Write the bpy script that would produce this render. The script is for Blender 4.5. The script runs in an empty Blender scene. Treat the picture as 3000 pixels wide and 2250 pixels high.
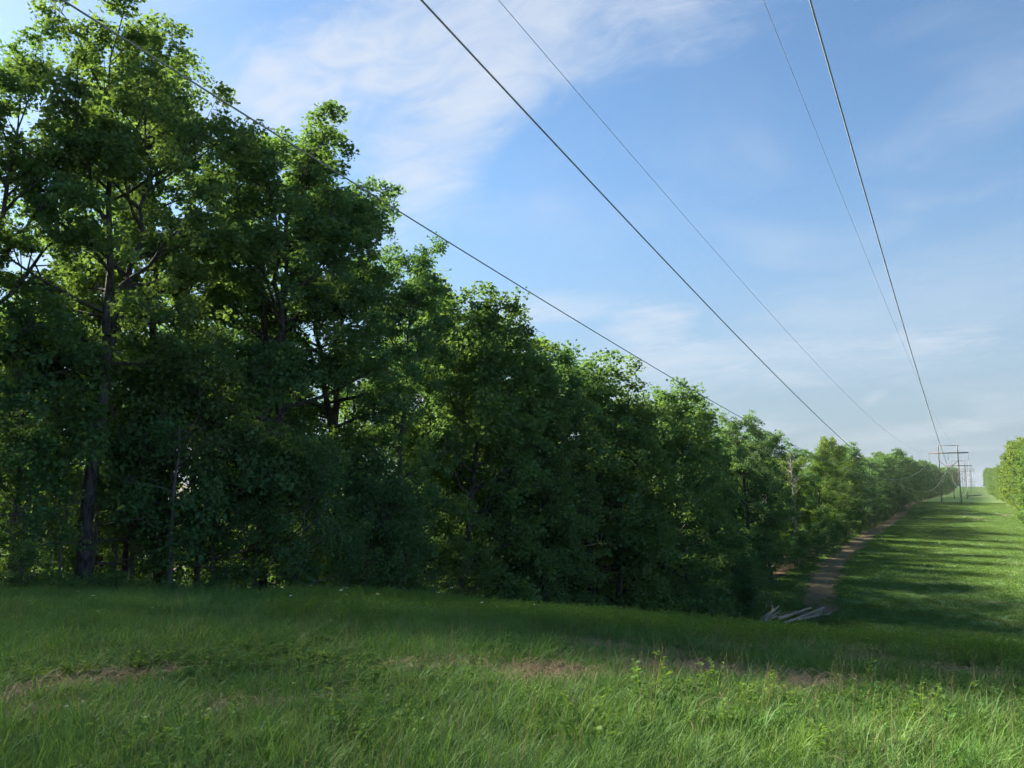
import bpy, math, random
import numpy as np
from mathutils import Vector, Matrix

R = math.radians
rng = np.random.default_rng(7)
random.seed(7)
sc = bpy.context.scene
col = sc.collection

# ------------------------------------------------------------------ camera
EYE = 1.65
AZ = R(31.03)          # the camera looks this far left of the power line (world +Y is the line)
PITCH = R(7.3)
FPX = 2253.0           # focal length in photo pixels (3000 x 2250)
cam_d = bpy.data.cameras.new('camera')
cam_d.sensor_fit = 'HORIZONTAL'; cam_d.sensor_width = 36.0
cam_d.lens = FPX / 3000 * 36.0
cam_d.clip_start = 0.1; cam_d.clip_end = 20000
cam = bpy.data.objects.new('camera', cam_d); col.objects.link(cam)
cam.location = (0, 0, EYE)
cam.rotation_euler = (math.pi / 2 + PITCH, 0, AZ)
sc.camera = cam

# ------------------------------------------------------------------ light
SUN_EL = R(31); SUN_AZ = R(-84)          # azimuth from +Y, clockwise positive
SKY_STRENGTH = 0.062
EXPOSURE = 2.35
sun_dir = Vector((math.sin(SUN_AZ) * math.cos(SUN_EL), math.cos(SUN_AZ) * math.cos(SUN_EL), math.sin(SUN_EL)))
sd = bpy.data.lights.new('sun', 'SUN'); sd.energy = 4.6; sd.angle = R(7.0); sd.color = (1.0, 0.93, 0.80)
so = bpy.data.objects.new('sun', sd); col.objects.link(so)
so.rotation_euler = sun_dir.to_track_quat('Z', 'Y').to_euler()
so.location = (-60, 10, 60)

sc.view_settings.view_transform = 'Standard'
sc.view_settings.look = 'None'
sc.view_settings.exposure = EXPOSURE
sc.view_settings.gamma = 1.0
sc.view_settings.use_curve_mapping = False
sc.cycles.max_bounces = 7
sc.cycles.diffuse_bounces = 5
sc.cycles.glossy_bounces = 1
sc.cycles.transmission_bounces = 4
sc.cycles.use_adaptive_sampling = True
sc.cycles.adaptive_threshold = 0.02
sc.cycles.use_light_tree = False
sc.cycles.transparent_max_bounces = 4
sc.cycles.volume_bounces = 0
sc.cycles.caustics_reflective = False
sc.cycles.caustics_refractive = False
sc.cycles.use_denoising = True
sc.cycles.denoiser = 'OPENIMAGEDENOISE'
sc.cycles.denoising_input_passes = 'RGB_ALBEDO_NORMAL'
sc.cycles.denoising_prefilter = 'NONE'

def ray(px, py):
    """direction (world) of a photo pixel"""
    x = px - 1500.0; up = 1125.0 - py
    f = FPX * math.cos(PITCH) - up * math.sin(PITCH)
    v = FPX * math.sin(PITCH) + up * math.cos(PITCH)
    Y = f * math.cos(AZ) + x * math.sin(AZ)
    X = x * math.cos(AZ) - f * math.sin(AZ)
    d = np.array([X, Y, v]); return d / np.linalg.norm(d)

# ------------------------------------------------------------------ node helpers
def new_mat(name):
    m = bpy.data.materials.new(name); m.use_nodes = True
    nt = m.node_tree; nt.nodes.clear()
    return m, nt
def N(nt, t, **kw):
    n = nt.nodes.new(t)
    for k, v in kw.items(): setattr(n, k, v)
    return n
def L(nt, a, b): nt.links.new(a, b)
def math_n(nt, op, a, b=None, c=None, clamp=False):
    n = N(nt, 'ShaderNodeMath', operation=op); n.use_clamp = clamp
    for i, v in enumerate((a, b, c)):
        if v is None: continue
        if isinstance(v, (int, float)): n.inputs[i].default_value = v
        else: L(nt, v, n.inputs[i])
    return n.outputs[0]
def vmath(nt, op, a, b=None):
    n = N(nt, 'ShaderNodeVectorMath', operation=op)
    for i, v in enumerate((a, b)):
        if v is None: continue
        if isinstance(v, (tuple, list, np.ndarray)): n.inputs[i].default_value = tuple(float(q) for q in v)
        else: L(nt, v, n.inputs[i])
    return n.outputs['Value'] if op in ('DOT_PRODUCT', 'LENGTH', 'DISTANCE') else n.outputs[0]
def mixc(nt, f, a, b, blend='MIX'):
    n = N(nt, 'ShaderNodeMix', data_type='RGBA', blend_type=blend)
    if isinstance(f, (int, float)): n.inputs[0].default_value = f
    else: L(nt, f, n.inputs[0])
    for s, v in ((6, a), (7, b)):
        if isinstance(v, (tuple, list)): n.inputs[s].default_value = (*v[:3], 1)
        else: L(nt, v, n.inputs[s])
    return n.outputs[2]
def noise(nt, vec, scale, detail=4, rough=.55, dist=0.0, dims='3D'):
    n = N(nt, 'ShaderNodeTexNoise', noise_dimensions=dims)
    n.inputs['Scale'].default_value = scale; n.inputs['Detail'].default_value = detail
    n.inputs['Roughness'].default_value = rough; n.inputs['Distortion'].default_value = dist
    if vec is not None: L(nt, vec, n.inputs['Vector'])
    return n.outputs['Fac']
def smooth(nt, v, a, b, lo=0.0, hi=1.0):
    n = N(nt, 'ShaderNodeMapRange', interpolation_type='SMOOTHSTEP')
    L(nt, v, n.inputs[0])
    n.inputs[1].default_value = a; n.inputs[2].default_value = b
    n.inputs[3].default_value = lo; n.inputs[4].default_value = hi
    return n.outputs[0]

# ------------------------------------------------------------------ sky
def build_world():
    w = bpy.data.worlds.new('World'); sc.world = w; w.use_nodes = True
    w.cycles.sampling_method = 'MANUAL'; w.cycles.sample_map_resolution = 256
    nt = w.node_tree; nt.nodes.clear()
    sky = N(nt, 'ShaderNodeTexSky', sky_type='NISHITA')
    sky.sun_disc = False; sky.sun_elevation = SUN_EL; sky.sun_rotation = SUN_AZ
    sky.altitude = 200; sky.air_density = 1.0; sky.dust_density = 0.3; sky.ozone_density = 1.3
    tc = N(nt, 'ShaderNodeTexCoord')
    d = vmath(nt, 'NORMALIZE', tc.outputs['Generated'])
    sep = N(nt, 'ShaderNodeSeparateXYZ'); L(nt, d, sep.inputs[0])
    zc = math_n(nt, 'ADD', math_n(nt, 'MAXIMUM', sep.outputs[2], 0.0), 0.16)
    cmb = N(nt, 'ShaderNodeCombineXYZ')
    L(nt, math_n(nt, 'DIVIDE', sep.outputs[0], zc), cmb.inputs[0])
    L(nt, math_n(nt, 'DIVIDE', sep.outputs[1], zc), cmb.inputs[1])
    p = cmb.outputs[0]
    fine = noise(nt, p, 1.9, 8, .52, .7)
    big = noise(nt, p, .75, 5, .5, .6)
    wisp = noise(nt, vmath(nt, 'MULTIPLY', p, (1.0, 1.9, 1)), 5.5, 10, .62, 1.6)
    # thin cirrus over the whole sky
    gen = math_n(nt, 'MULTIPLY', smooth(nt, fine, .44, .74), smooth(nt, big, .38, .66))
    gen = math_n(nt, 'MULTIPLY', gen, .40)
    # the separate clouds the photograph shows (centre, long axis pixel, half width, half height, strength)
    clouds = [((900, 225), (1150, 165), .15, .05, .85),
              ((1420, 120), (1950, 10), .29, .085, .75),
              ((1290, 420), (1400, 250), .14, .060, .65),
              ((1190, 520), (1290, 570), .09, .04, .4),
              ((1600, 900), (1850, 890), .13, .020, .6),
              ((1890, 955), (1960, 940), .06, .025, .65),
              ((2150, 1055), (2600, 1040), .26, .03, .6),
              ((2560, 1165), (2600, 1145), .017, .007, .40),
              ((2880, 1240), (2960, 1222), .05, .009, .35),
              ((2600, 1280), (2750, 1262), .11, .012, .30),
              ((2950, 270), (3000, 240), .08, .035, .25),
              ((2760, 850), (3000, 800), .22, .05, .22)]
    tot = gen
    for c, e, a, b, s in clouds:
        cd = ray(*c); ed = ray(*e)
        u = ed - cd * np.dot(ed, cd); u /= np.linalg.norm(u); v = np.cross(cd, u)
        q1 = math_n(nt, 'DIVIDE', vmath(nt, 'DOT_PRODUCT', d, u), a)
        q2 = math_n(nt, 'DIVIDE', vmath(nt, 'DOT_PRODUCT', d, v), b)
        # ragged edges
        rag = math_n(nt, 'ADD', math_n(nt, 'MULTIPLY_ADD', fine, 4.2, -2.1), math_n(nt, 'MULTIPLY_ADD', wisp, 2.2, -1.05))
        q = math_n(nt, 'ADD', math_n(nt, 'MULTIPLY', q1, q1), math_n(nt, 'MULTIPLY', q2, q2))
        q = math_n(nt, 'ADD', q, rag)
        m = smooth(nt, q, 1.7, -1.0)
        front = math_n(nt, 'GREATER_THAN', vmath(nt, 'DOT_PRODUCT', d, cd), .3)
        m = math_n(nt, 'MULTIPLY', math_n(nt, 'MULTIPLY', m, front), s)
        tot = math_n(nt, 'ADD', tot, math_n(nt, 'MULTIPLY', m, math_n(nt, 'SUBTRACT', 1.0, tot)))
    # low veil near the horizon
    veil = smooth(nt, sep.outputs[2], .42, .0, 0, .92)
    tint = mixc(nt, 1.0, sky.outputs[0], (.48, .575, .62), 'MULTIPLY')
    base = mixc(nt, veil, tint, (1.25, 1.55, 1.86))
    colr = mixc(nt, math_n(nt, 'MINIMUM', tot, 1.0), base, (2.5, 2.7, 2.98))
    bg = N(nt, 'ShaderNodeBackground'); L(nt, colr, bg.inputs[0]); bg.inputs[1].default_value = SKY_STRENGTH
    out = N(nt, 'ShaderNodeOutputWorld'); L(nt, bg.outputs[0], out.inputs[0])
build_world()

# ------------------------------------------------------------------ terrain height
def pchip(xs, ys):
    xs = np.array(xs, float); ys = np.array(ys, float)
    h = np.diff(xs); dl = np.diff(ys) / h
    m = np.zeros_like(xs); m[0] = dl[0]; m[-1] = dl[-1]
    for i in range(1, len(xs) - 1):
        if dl[i - 1] * dl[i] > 0:
            w1 = 2 * h[i] + h[i - 1]; w2 = h[i] + 2 * h[i - 1]
            m[i] = (w1 + w2) / (w1 / dl[i - 1] + w2 / dl[i])
    def f(x):
        x = np.clip(np.asarray(x, float), xs[0], xs[-1])
        i = np.clip(np.searchsorted(xs, x) - 1, 0, len(xs) - 2)
        t = (x - xs[i]) / h[i]
        return ((2*t**3 - 3*t**2 + 1) * ys[i] + (t**3 - 2*t**2 + t) * h[i] * m[i]
                + (-2*t**3 + 3*t**2) * ys[i + 1] + (t**3 - t**2) * h[i] * m[i + 1])
    return f
A_ = .0056
prof = pchip([-4000, -200, -60, 0, 6, 12, 18, 24, 30, 37, 45, 54, 64, 74, 85, 104, 150, 225, 270, 287, 300, 340, 435, 600, 702, 800, 860, 1000, 2000, 6000],
             [-30, 3, 1.2, 0, -A_*36, -A_*144, -A_*324, -A_*576, -A_*900, -A_*1369, -A_*2025, -13.3, -14.2, -14.0, -13.1, -10.7, -9.4, -8.0, -5.6, -5.0, -5.0, -6.2, -6.1, -6.5, -5.4, -2.2, -2.6, -9, -35, -70])
_perm = np.random.default_rng(3).random((256, 256))
def vnoise(x, y):
    xi = np.floor(x).astype(int); yi = np.floor(y).astype(int)
    fx = x - xi; fy = y - yi; fx = fx*fx*(3-2*fx); fy = fy*fy*(3-2*fy)
    g = lambda a, b: _perm[a & 255, b & 255]
    return (g(xi, yi)*(1-fx) + g(xi+1, yi)*fx)*(1-fy) + (g(xi, yi+1)*(1-fx) + g(xi+1, yi+1)*fx)*fy
def fbm(x, y, o=3):
    s = 0; a = .5; t = 0
    for k in range(o):
        s = s + a*vnoise(x*2**k + 17*k, y*2**k + 31*k); t += a; a *= .5
    return s / t
def sstep(a, b, x):
    t = np.clip((x - a) / (b - a), 0, 1); return t*t*(3-2*t)
def ground_z(x, y):
    x = np.asarray(x, float); y = np.asarray(y, float)
    z = prof(y)
    xc = np.clip(x, -32, 24)
    fade = 1 - sstep(30, 78, y)
    yc = np.clip(y, 0, 40)
    z = z - (.0002 * yc * np.abs(xc) + .0015 * xc**2) * fade
    z = z - .03 * np.clip(-32 - x, 0, 400)**.9 * (1 - sstep(200, 500, y))
    z = z + .24 * np.exp(-(((x + 14.5) / 5.0)**2 + ((y - 17.5) / 5.0)**2))
    # hillside rolls a little sideways
    z = z + .5 * sstep(90, 140, y) * (fbm(x / 21.0 + 3, y / 34.0 + 9, 2) - .5) * 2 * (1 - sstep(240, 280, y) * .7)
    near = 1 - sstep(60, 90, np.hypot(x, y))
    z = z + .13 * (fbm(x / 2.3, y / 2.3, 3) - .5) * sstep(1.5, 6, np.hypot(x, y)) * near
    return z
def gz(x, y): return float(ground_z(np.array([x]), np.array([y]))[0])
def hit(px, py, tmax=900):
    """where a photo pixel's ray meets the ground"""
    d = ray(px, py); ts = np.concatenate([np.arange(2, 60, .05), np.arange(60, tmax, .4)])
    P = np.array([0, 0, EYE])[None] + ts[:, None] * d[None]
    below = P[:, 2] < ground_z(P[:, 0], P[:, 1])
    if not below.any(): return None
    return P[np.argmax(below)]
def hit_beyond(px, py, ymin):
    """the same, past the near rise"""
    d = ray(px, py); ts = np.arange(ymin / d[1], 900, .1)
    P = np.array([0, 0, EYE])[None] + ts[:, None] * d[None]
    below = P[:, 2] < ground_z(P[:, 0], P[:, 1])
    return P[np.argmax(below)]
def on_plane_x(px, py, X):
    d = ray(px, py); t = X / d[0]
    return np.array([0, 0, EYE]) + d * t

# ------------------------------------------------------------------ mesh helpers
def mesh_np(name, V, F=None, Q=None, mats=(), mat_idx=None, smooth_=False):
    """V (n,3); F (m,3) triangles and/or Q (k,4) quads"""
    me = bpy.data.meshes.new(name)
    V = np.asarray(V, np.float32)
    parts = []; 
    nt_ = 0 if F is None else len(F); nq = 0 if Q is None else len(Q)
    loops = []
    if nt_: loops.append(np.asarray(F, np.int32).ravel())
    if nq: loops.append(np.asarray(Q, np.int32).ravel())
    loops = np.concatenate(loops) if loops else np.zeros(0, np.int32)
    starts = np.concatenate([np.arange(nt_) * 3, nt_ * 3 + np.arange(nq) * 4]).astype(np.int32)
    me.vertices.add(len(V)); me.vertices.foreach_set('co', V.ravel())
    me.loops.add(len(loops)); me.loops.foreach_set('vertex_index', loops)
    me.polygons.add(nt_ + nq); me.polygons.foreach_set('loop_start', starts)
    if mat_idx is not None: me.polygons.foreach_set('material_index', np.asarray(mat_idx, np.int32))
    if smooth_: me.polygons.foreach_set('use_smooth', np.ones(nt_ + nq, bool))
    for m in mats: me.materials.append(m)
    me.update(calc_edges=True); me.validate()
    return me
def link(name, me, parent=None):
    o = bpy.data.objects.new(name, me); col.objects.link(o)
    if parent is not None: o.parent = parent
    return o
def tag(o, label=None, cat=None, group=None, kind=None):
    if label: o['label'] = label
    if cat: o['category'] = cat
    if group: o['group'] = group
    if kind: o['kind'] = kind
    return o
def copy_tree(o, parent=None):
    c = o.copy(); col.objects.link(c); c.parent = parent
    for ch in o.children: copy_tree(ch, c)
    return c
class MB:
    def __init__(s): s.V = []; s.Q = []; s.F = []; s.n = 0
    def add(s, V, Q=None, F=None):
        V = np.asarray(V, float)
        if Q is not None and len(Q): s.Q.append(np.asarray(Q) + s.n)
        if F is not None and len(F): s.F.append(np.asarray(F) + s.n)
        s.V.append(V); s.n += len(V)
    def tube(s, pts, rad, sides=6, cap=True, rough=0.0):
        pts = np.asarray(pts, float); rad = np.asarray(rad, float) * np.ones(len(pts))
        n = len(pts)
        T = np.gradient(pts, axis=0); T /= np.linalg.norm(T, axis=1)[:, None] + 1e-9
        a = np.array([0, 0, 1.0]) if abs(T[0][2]) < .8 else np.array([1.0, 0, 0])
        ang = np.arange(sides) / sides * 2 * math.pi
        V = np.zeros((n, sides, 3))
        U = np.cross(T[0], a); U /= np.linalg.norm(U)
        for i in range(n):
            U = U - T[i] * np.dot(U, T[i]); U /= np.linalg.norm(U) + 1e-9
            W = np.cross(T[i], U)
            rr = rad[i] * (1 + rough * rng.normal(size=sides))
            V[i] = pts[i] + (np.cos(ang) * rr)[:, None] * U + (np.sin(ang) * rr)[:, None] * W
        k = np.arange(sides); k2 = (k + 1) % sides
        Q = np.concatenate([np.stack([i*sides + k, i*sides + k2, (i+1)*sides + k2, (i+1)*sides + k], 1) for i in range(n - 1)])
        Vl = V.reshape(-1, 3); F = None
        if cap:
            Vl = np.concatenate([Vl, pts[[0, -1]]]); c0 = n*sides; c1 = c0 + 1
            F = np.concatenate([np.stack([np.full(sides, c0), k2, k], 1),
                                np.stack([np.full(sides, c1), (n-1)*sides + k, (n-1)*sides + k2], 1)])
        s.add(Vl, Q, F)
    def box(s, c, h, Rm=None):
        sg = np.array([[x, y, z] for z in (-1, 1) for y in (-1, 1) for x in (-1, 1)], float) * np.array(h)
        if Rm is not None: sg = sg @ np.array(Rm).T
        s.add(sg + np.array(c), [[0, 2, 3, 1], [4, 5, 7, 6], [0, 1, 5, 4], [2, 6, 7, 3], [0, 4, 6, 2], [1, 3, 7, 5]])
    def mesh(s, name, mats, smooth_=True):
        V = np.concatenate(s.V)
        return mesh_np(name, V, np.concatenate(s.F) if s.F else None, np.concatenate(s.Q) if s.Q else None, mats, None, smooth_)

# ------------------------------------------------------------------ materials
def leaf_material(name, dark, light, trans, tfac=.44, hue_var=.5, rough=.55, patch=0.0):
    m, nt = new_mat(name)
    geo = N(nt, 'ShaderNodeNewGeometry'); oi = N(nt, 'ShaderNodeObjectInfo')
    c = mixc(nt, geo.outputs['Random Per Island'], dark, light)
    c = mixc(nt, math_n(nt, 'MULTIPLY', oi.outputs['Random'], hue_var), c,
             (dark[0]*1.55 + .012, dark[1]*1.08, dark[2]*.7))
    if patch:      # tufts differ in lightness from one to the next
        h = math_n(nt, 'FRACT', math_n(nt, 'MULTIPLY', oi.outputs['Random'], 7.13))
        g_ = math_n(nt, 'MULTIPLY_ADD', h, 2 * patch, 1 - patch)
        cc = N(nt, 'ShaderNodeCombineXYZ')
        for q in range(3): L(nt, g_, cc.inputs[q])
        c = mixc(nt, 1.0, c, cc.outputs[0], 'MULTIPLY')
    df = N(nt, 'ShaderNodeBsdfDiffuse'); L(nt, c, df.inputs[0])
    gl = N(nt, 'ShaderNodeBsdfGlossy'); gl.inputs['Roughness'].default_value = rough; gl.inputs[0].default_value = (.9, .95, 1, 1)
    pr = N(nt, 'ShaderNodeMixShader'); pr.inputs[0].default_value = .02
    L(nt, df.outputs[0], pr.inputs[1]); L(nt, gl.outputs[0], pr.inputs[2])
    tr = N(nt, 'ShaderNodeBsdfTranslucent')
    ct = mixc(nt, math_n(nt, 'MULTIPLY', oi.outputs['Random'], hue_var), trans, (trans[0]*1.35, trans[1]*1.0, trans[2]*.7))
    L(nt, ct, tr.inputs[0])
    mx = N(nt, 'ShaderNodeMixShader'); mx.inputs[0].default_value = tfac
    L(nt, pr.outputs[0], mx.inputs[1]); L(nt, tr.outputs[0], mx.inputs[2])
    o = N(nt, 'ShaderNodeOutputMaterial'); L(nt, mx.outputs[0], o.inputs[0])
    return m
def plain_material(name, c1, c2, scale=4, rough=.85, stretch=(1, 1, 1), bump=.3, coords='Object', detail=6):
    m, nt = new_mat(name)
    tc = N(nt, 'ShaderNodeTexCoord')
    v = vmath(nt, 'MULTIPLY', tc.outputs[coords], stretch)
    f = noise(nt, v, scale, detail, .62)
    f2 = smooth(nt, f, .32, .68)
    c = mixc(nt, f2, c1, c2)
    pr = N(nt, 'ShaderNodeBsdfPrincipled'); L(nt, c, pr.inputs['Base Color'])
    pr.inputs['Roughness'].default_value = rough; pr.inputs['Specular IOR Level'].default_value = .25
    if bump:
        b = N(nt, 'ShaderNodeBump'); b.inputs['Strength'].default_value = bump; b.inputs['Distance'].default_value = .05
        L(nt, f, b.inputs['Height']); L(nt, b.outputs[0], pr.inputs['Normal'])
    o = N(nt, 'ShaderNodeOutputMaterial'); L(nt, pr.outputs[0], o.inputs[0])
    return m
M = {}
M['leaf_oak'] = leaf_material('oak_leaves', (.072, .170, .080), (.118, .245, .110), (.13, .24, .04))
M['leaf_mid'] = leaf_material('broadleaf_leaves', (.068, .168, .068), (.116, .242, .092), (.13, .24, .04))
M['leaf_light'] = leaf_material('light_leaves', (.078, .160, .036), (.125, .215, .048), (.16, .27, .03))
M['leaf_low'] = leaf_material('understorey_leaves', (.062, .160, .062), (.104, .228, .086), (.11, .215, .032))
M['bark'] = plain_material('bark', (.024, .022, .020), (.105, .105, .098), 3.2, .92, (2.6, 2.6, .8), 1.0)
M['bark_pale'] = plain_material('pale_bark', (.07, .068, .06), (.15, .145, .13), 6, .9, (2, 2, .5), .6)
M['dead'] = plain_material('dead_wood', (.14, .13, .12), (.24, .225, .20), 6, .9, (2, 2, .4), .4)
M['pole'] = plain_material('weathered_pole', (.13, .105, .085), (.24, .205, .17), 3, .85, (4, 4, .3), .3)
M['arm'] = plain_material('crossarm_timber', (.105, .075, .068), (.17, .125, .11), 3, .85, (.5, 3, 3), .3)
M['steel'] = plain_material('galvanised_steel', (.20, .20, .21), (.30, .30, .31), 8, .5, (1, 1, 1), .05)
M['wire'] = plain_material('conductor_aluminium', (.27, .27, .28), (.33, .33, .34), 8, .55, (1, 1, 1), 0)
M['porcelain'] = plain_material('insulator_porcelain', (.16, .13, .125), (.22, .18, .17), 5, .3, (1, 1, 1), 0)
M['log_bark'] = plain_material('log_bark', (.17, .145, .115), (.42, .37, .30), 3, .9, (4, 4, .7), .8)
M['log_cut'] = plain_material('log_cut_wood', (.36, .25, .17), (.50, .38, .27), 7, .85, (1, 1, 1), .2)
M['straw'] = leaf_material('dry_grass', (.20, .158, .094), (.34, .275, .17), (.2, .16, .09), .25, .2)
M['petal'] = leaf_material('white_petals', (.72, .72, .70), (.80, .80, .78), (.6, .6, .55), .2, 0)
M['yellow'] = plain_material('flower_disc', (.55, .38, .03), (.65, .45, .05), 9, .8, (1, 1, 1), 0)
M['grass'] = leaf_material('grass_blades', (.082, .196, .050), (.138, .280, .078), (.12, .25, .04), .38, .8, patch=.42)
M['grass_far'] = leaf_material('short_grass_blades', (.074, .165, .044), (.128, .24, .066), (.12, .23, .035), .38, .8, patch=.35)
M['weed'] = leaf_material('weed_leaves', (.066, .165, .042), (.11, .235, .06), (.16, .28, .035), .38, .6)
M['weed_yel'] = leaf_material('yellow_green_weed_leaves', (.095, .195, .036), (.15, .26, .050), (.17, .30, .03), .38, .4)

# ------------------------------------------------------------------ where dry patches and ruts lie (ground coordinates)
straw_px = [((290, 2020), 130, 26), ((60, 2060), 90, 40), ((640, 2105), 210, 26), ((150, 2120), 120, 26), ((1260, 1972), 190, 18),
            ((1120, 1975), 90, 16), ((1870, 1925), 120, 18), ((2040, 1985), 180, 26), ((2380, 1935), 130, 14), ((2700, 1975), 150, 22),
            ((1640, 1990), 140, 20), ((480, 1985), 90, 16), ((2950, 1960), 80, 14), ((880, 2085), 120, 18), ((1520, 2010), 90, 18)]
STRAW = []
for (px, py), hw, hh in straw_px:
    c = hit(px, py); a = hit(px + hw, py); b = hit(px, py + hh)
    STRAW.append((c[:2], a[:2] - c[:2], b[:2] - c[:2]))
def straw_mask(x, y):
    m = np.zeros_like(x)
    jig = (fbm(x * 2.1 + 40, y * 2.1 + 11, 3) - .5) * 2.2
    for c, a, b in STRAW:
        u = ((x - c[0])*a[0] + (y - c[1])*a[1]) / (a @ a); v = ((x - c[0])*b[0] + (y - c[1])*b[1]) / (b @ b)
        m = np.maximum(m, 1 - sstep(.55, 1.35, np.sqrt(u*u + v*v) + jig))
    return m

LEFT_EDGE = pchip([-60, 0, 12, 40, 70, 100, 200, 300, 330, 430, 700, 900], [-24, -23.5, -23, -22.5, -21.8, -22.6, -22.5, -20, -20.5, -20, -17, -15])
RIGHT_EDGE = pchip([-60, 0, 100, 200, 300, 420, 600, 900], [15, 14, 11.5, 9.5, 8.5, 7.5, 6.2, 5.5])

# ------------------------------------------------------------------ ground sheet
def graded(a, b, mid, step, grow, lim):
    pass
def axis(fine_lo, fine_hi, step, lo, hi, grow=1.09):
    v = list(np.arange(fine_lo, fine_hi + 1e-6, step)); s = step
    while v[-1] < hi: s *= grow; v.append(v[-1] + s)
    s = step
    while v[0] > lo: s *= grow; v.insert(0, v[0] - s)
    return np.array(v)
def ground_material():
    m, nt = new_mat('meadow_ground')
    geo = N(nt, 'ShaderNodeNewGeometry'); P = geo.outputs['Position']
    sp = N(nt, 'ShaderNodeSeparateXYZ'); L(nt, P, sp.inputs[0])
    P2 = vmath(nt, 'MULTIPLY', P, (1, 1, 0))
    n1 = noise(nt, P2, .16, 5, .6); n2 = noise(nt, P2, 1.7, 6, .65); n3 = noise(nt, P2, 14, 5, .65)
    stre = noise(nt, vmath(nt, 'MULTIPLY', P, (.16, 1.0, 0)), .5, 5, .6)
    c = mixc(nt, smooth(nt, n2, .3, .7), (.062, .138, .038), (.095, .185, .052))
    c = mixc(nt, smooth(nt, n1, .35, .7), c, (.105, .185, .052))
    c = mixc(nt, math_n(nt, 'MULTIPLY', smooth(nt, n3, .35, .75), .45), c, (.118, .190, .062))
    # sunlit streaks painted across the far strip, towards the side away from the track
    far = smooth(nt, sp.outputs[1], 70, 95)
    side = smooth(nt, sp.outputs[0], -12, 4)
    st = math_n(nt, 'MULTIPLY', math_n(nt, 'MULTIPLY', smooth(nt, stre, .50, .64), far), math_n(nt, 'MULTIPLY_ADD', side, .75, .12))
    c = mixc(nt, st, c, (.175, .165, .070))
    # bare earth patches
    att = N(nt, 'ShaderNodeAttribute', attribute_name='bare')
    bare = smooth(nt, math_n(nt, 'ADD', att.outputs['Fac'], math_n(nt, 'MULTIPLY_ADD', n2, .9, -.45)), .35, .7)
    c = mixc(nt, bare, c, mixc(nt, n3, (.165, .132, .082), (.27, .22, .145)))
    # leaf litter under the trees
    lit = N(nt, 'ShaderNodeAttribute', attribute_name='litter')
    c = mixc(nt, smooth(nt, math_n(nt, 'ADD', lit.outputs['Fac'], math_n(nt, 'MULTIPLY_ADD', n2, .7, -.35)), .3, .7), c,
             mixc(nt, n3, (.045, .034, .022), (.11, .08, .05)))
    pr = N(nt, 'ShaderNodeBsdfPrincipled'); L(nt, c, pr.inputs['Base Color'])
    pr.inputs['Roughness'].default_value = .95; pr.inputs['Specular IOR Level'].default_value = .1
    b = N(nt, 'ShaderNodeBump'); b.inputs['Strength'].default_value = .7; b.inputs['Distance'].default_value = .12
    L(nt, math_n(nt, 'ADD', n3, n2), b.inputs['Height']); L(nt, b.outputs[0], pr.inputs['Normal'])
    o = N(nt, 'ShaderNodeOutputMaterial'); L(nt, pr.outputs[0], o.inputs[0])
    return m
xs = axis(-40, 22, .5, -5000, 5000, 1.13)
ys = np.concatenate([axis(-4, 44, .5, -3000, 44, 1.15)[:-1], axis(44, 340, 1.5, 44, 6000, 1.06)])
GX, GY = np.meshgrid(xs, ys)
GZ = ground_z(GX, GY)
nx, ny = len(xs), len(ys)
ii = (np.arange(ny - 1)[:, None] * nx + np.arange(nx - 1)[None]).ravel()
me = mesh_np('meadow', np.stack([GX, GY, GZ], -1).reshape(-1, 3), None, np.stack([ii, ii + 1, ii + nx + 1, ii + nx], 1), [ground_material()], None, True)
# bare patches: dry mats near the camera, a worn patch and wheel ruts on the far strip
bare = straw_mask(GX, GY) * .8
FARBARE = []
for px, py, hw, hh in ((2862, 1518, 30, 15), (2910, 1507, 65, 6), (2880, 1440, 16, 9), (2868, 1455, 34, 7), (2728, 1469, 34, 6), (2460, 1790, 70, 22), (2960, 1545, 60, 8), (2930, 1475, 40, 5)):
    c = hit_beyond(px, py, 75); a = hit_beyond(px + hw, py, 75); b = hit_beyond(px, py - hh, 75)
    FARBARE.append((c[:2], a[:2] - c[:2], b[:2] - c[:2]))
def far_bare(x, y):
    m_ = np.zeros_like(x)
    for c, u, v in FARBARE:
        U = ((x - c[0])*u[0] + (y - c[1])*u[1]) / (u @ u); W = ((x - c[0])*v[0] + (y - c[1])*v[1]) / (v @ v)
        m_ = np.maximum(m_, 1 - sstep(.2, 1.4, np.sqrt(U*U + W*W)))
    return m_ * np.clip(2.2 * fbm(x * .35 + 8, y * .14 + 4, 3) - .45, 0, 1)
bare = np.maximum(bare, far_bare(GX, GY) * .85)
for x0 in (-1.4, .3):
    rut = np.exp(-((GX - (x0 - 2.2 * sstep(110, 230, GY))) / .30)**2) * sstep(96, 108, GY) * (1 - sstep(200, 240, GY))
    bare = np.maximum(bare, rut * .52)
litter = np.maximum(sstep(1.2, -1.5, GX - LEFT_EDGE(GY)), sstep(-.5, 2, GX - RIGHT_EDGE(GY)))
for nm, arr in (('bare', bare), ('litter', litter)):
    at = me.attributes.new(nm, 'FLOAT', 'POINT'); at.data.foreach_set('value', arr.astype(np.float32).ravel())
tag(link('meadow', me), kind='structure')

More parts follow.
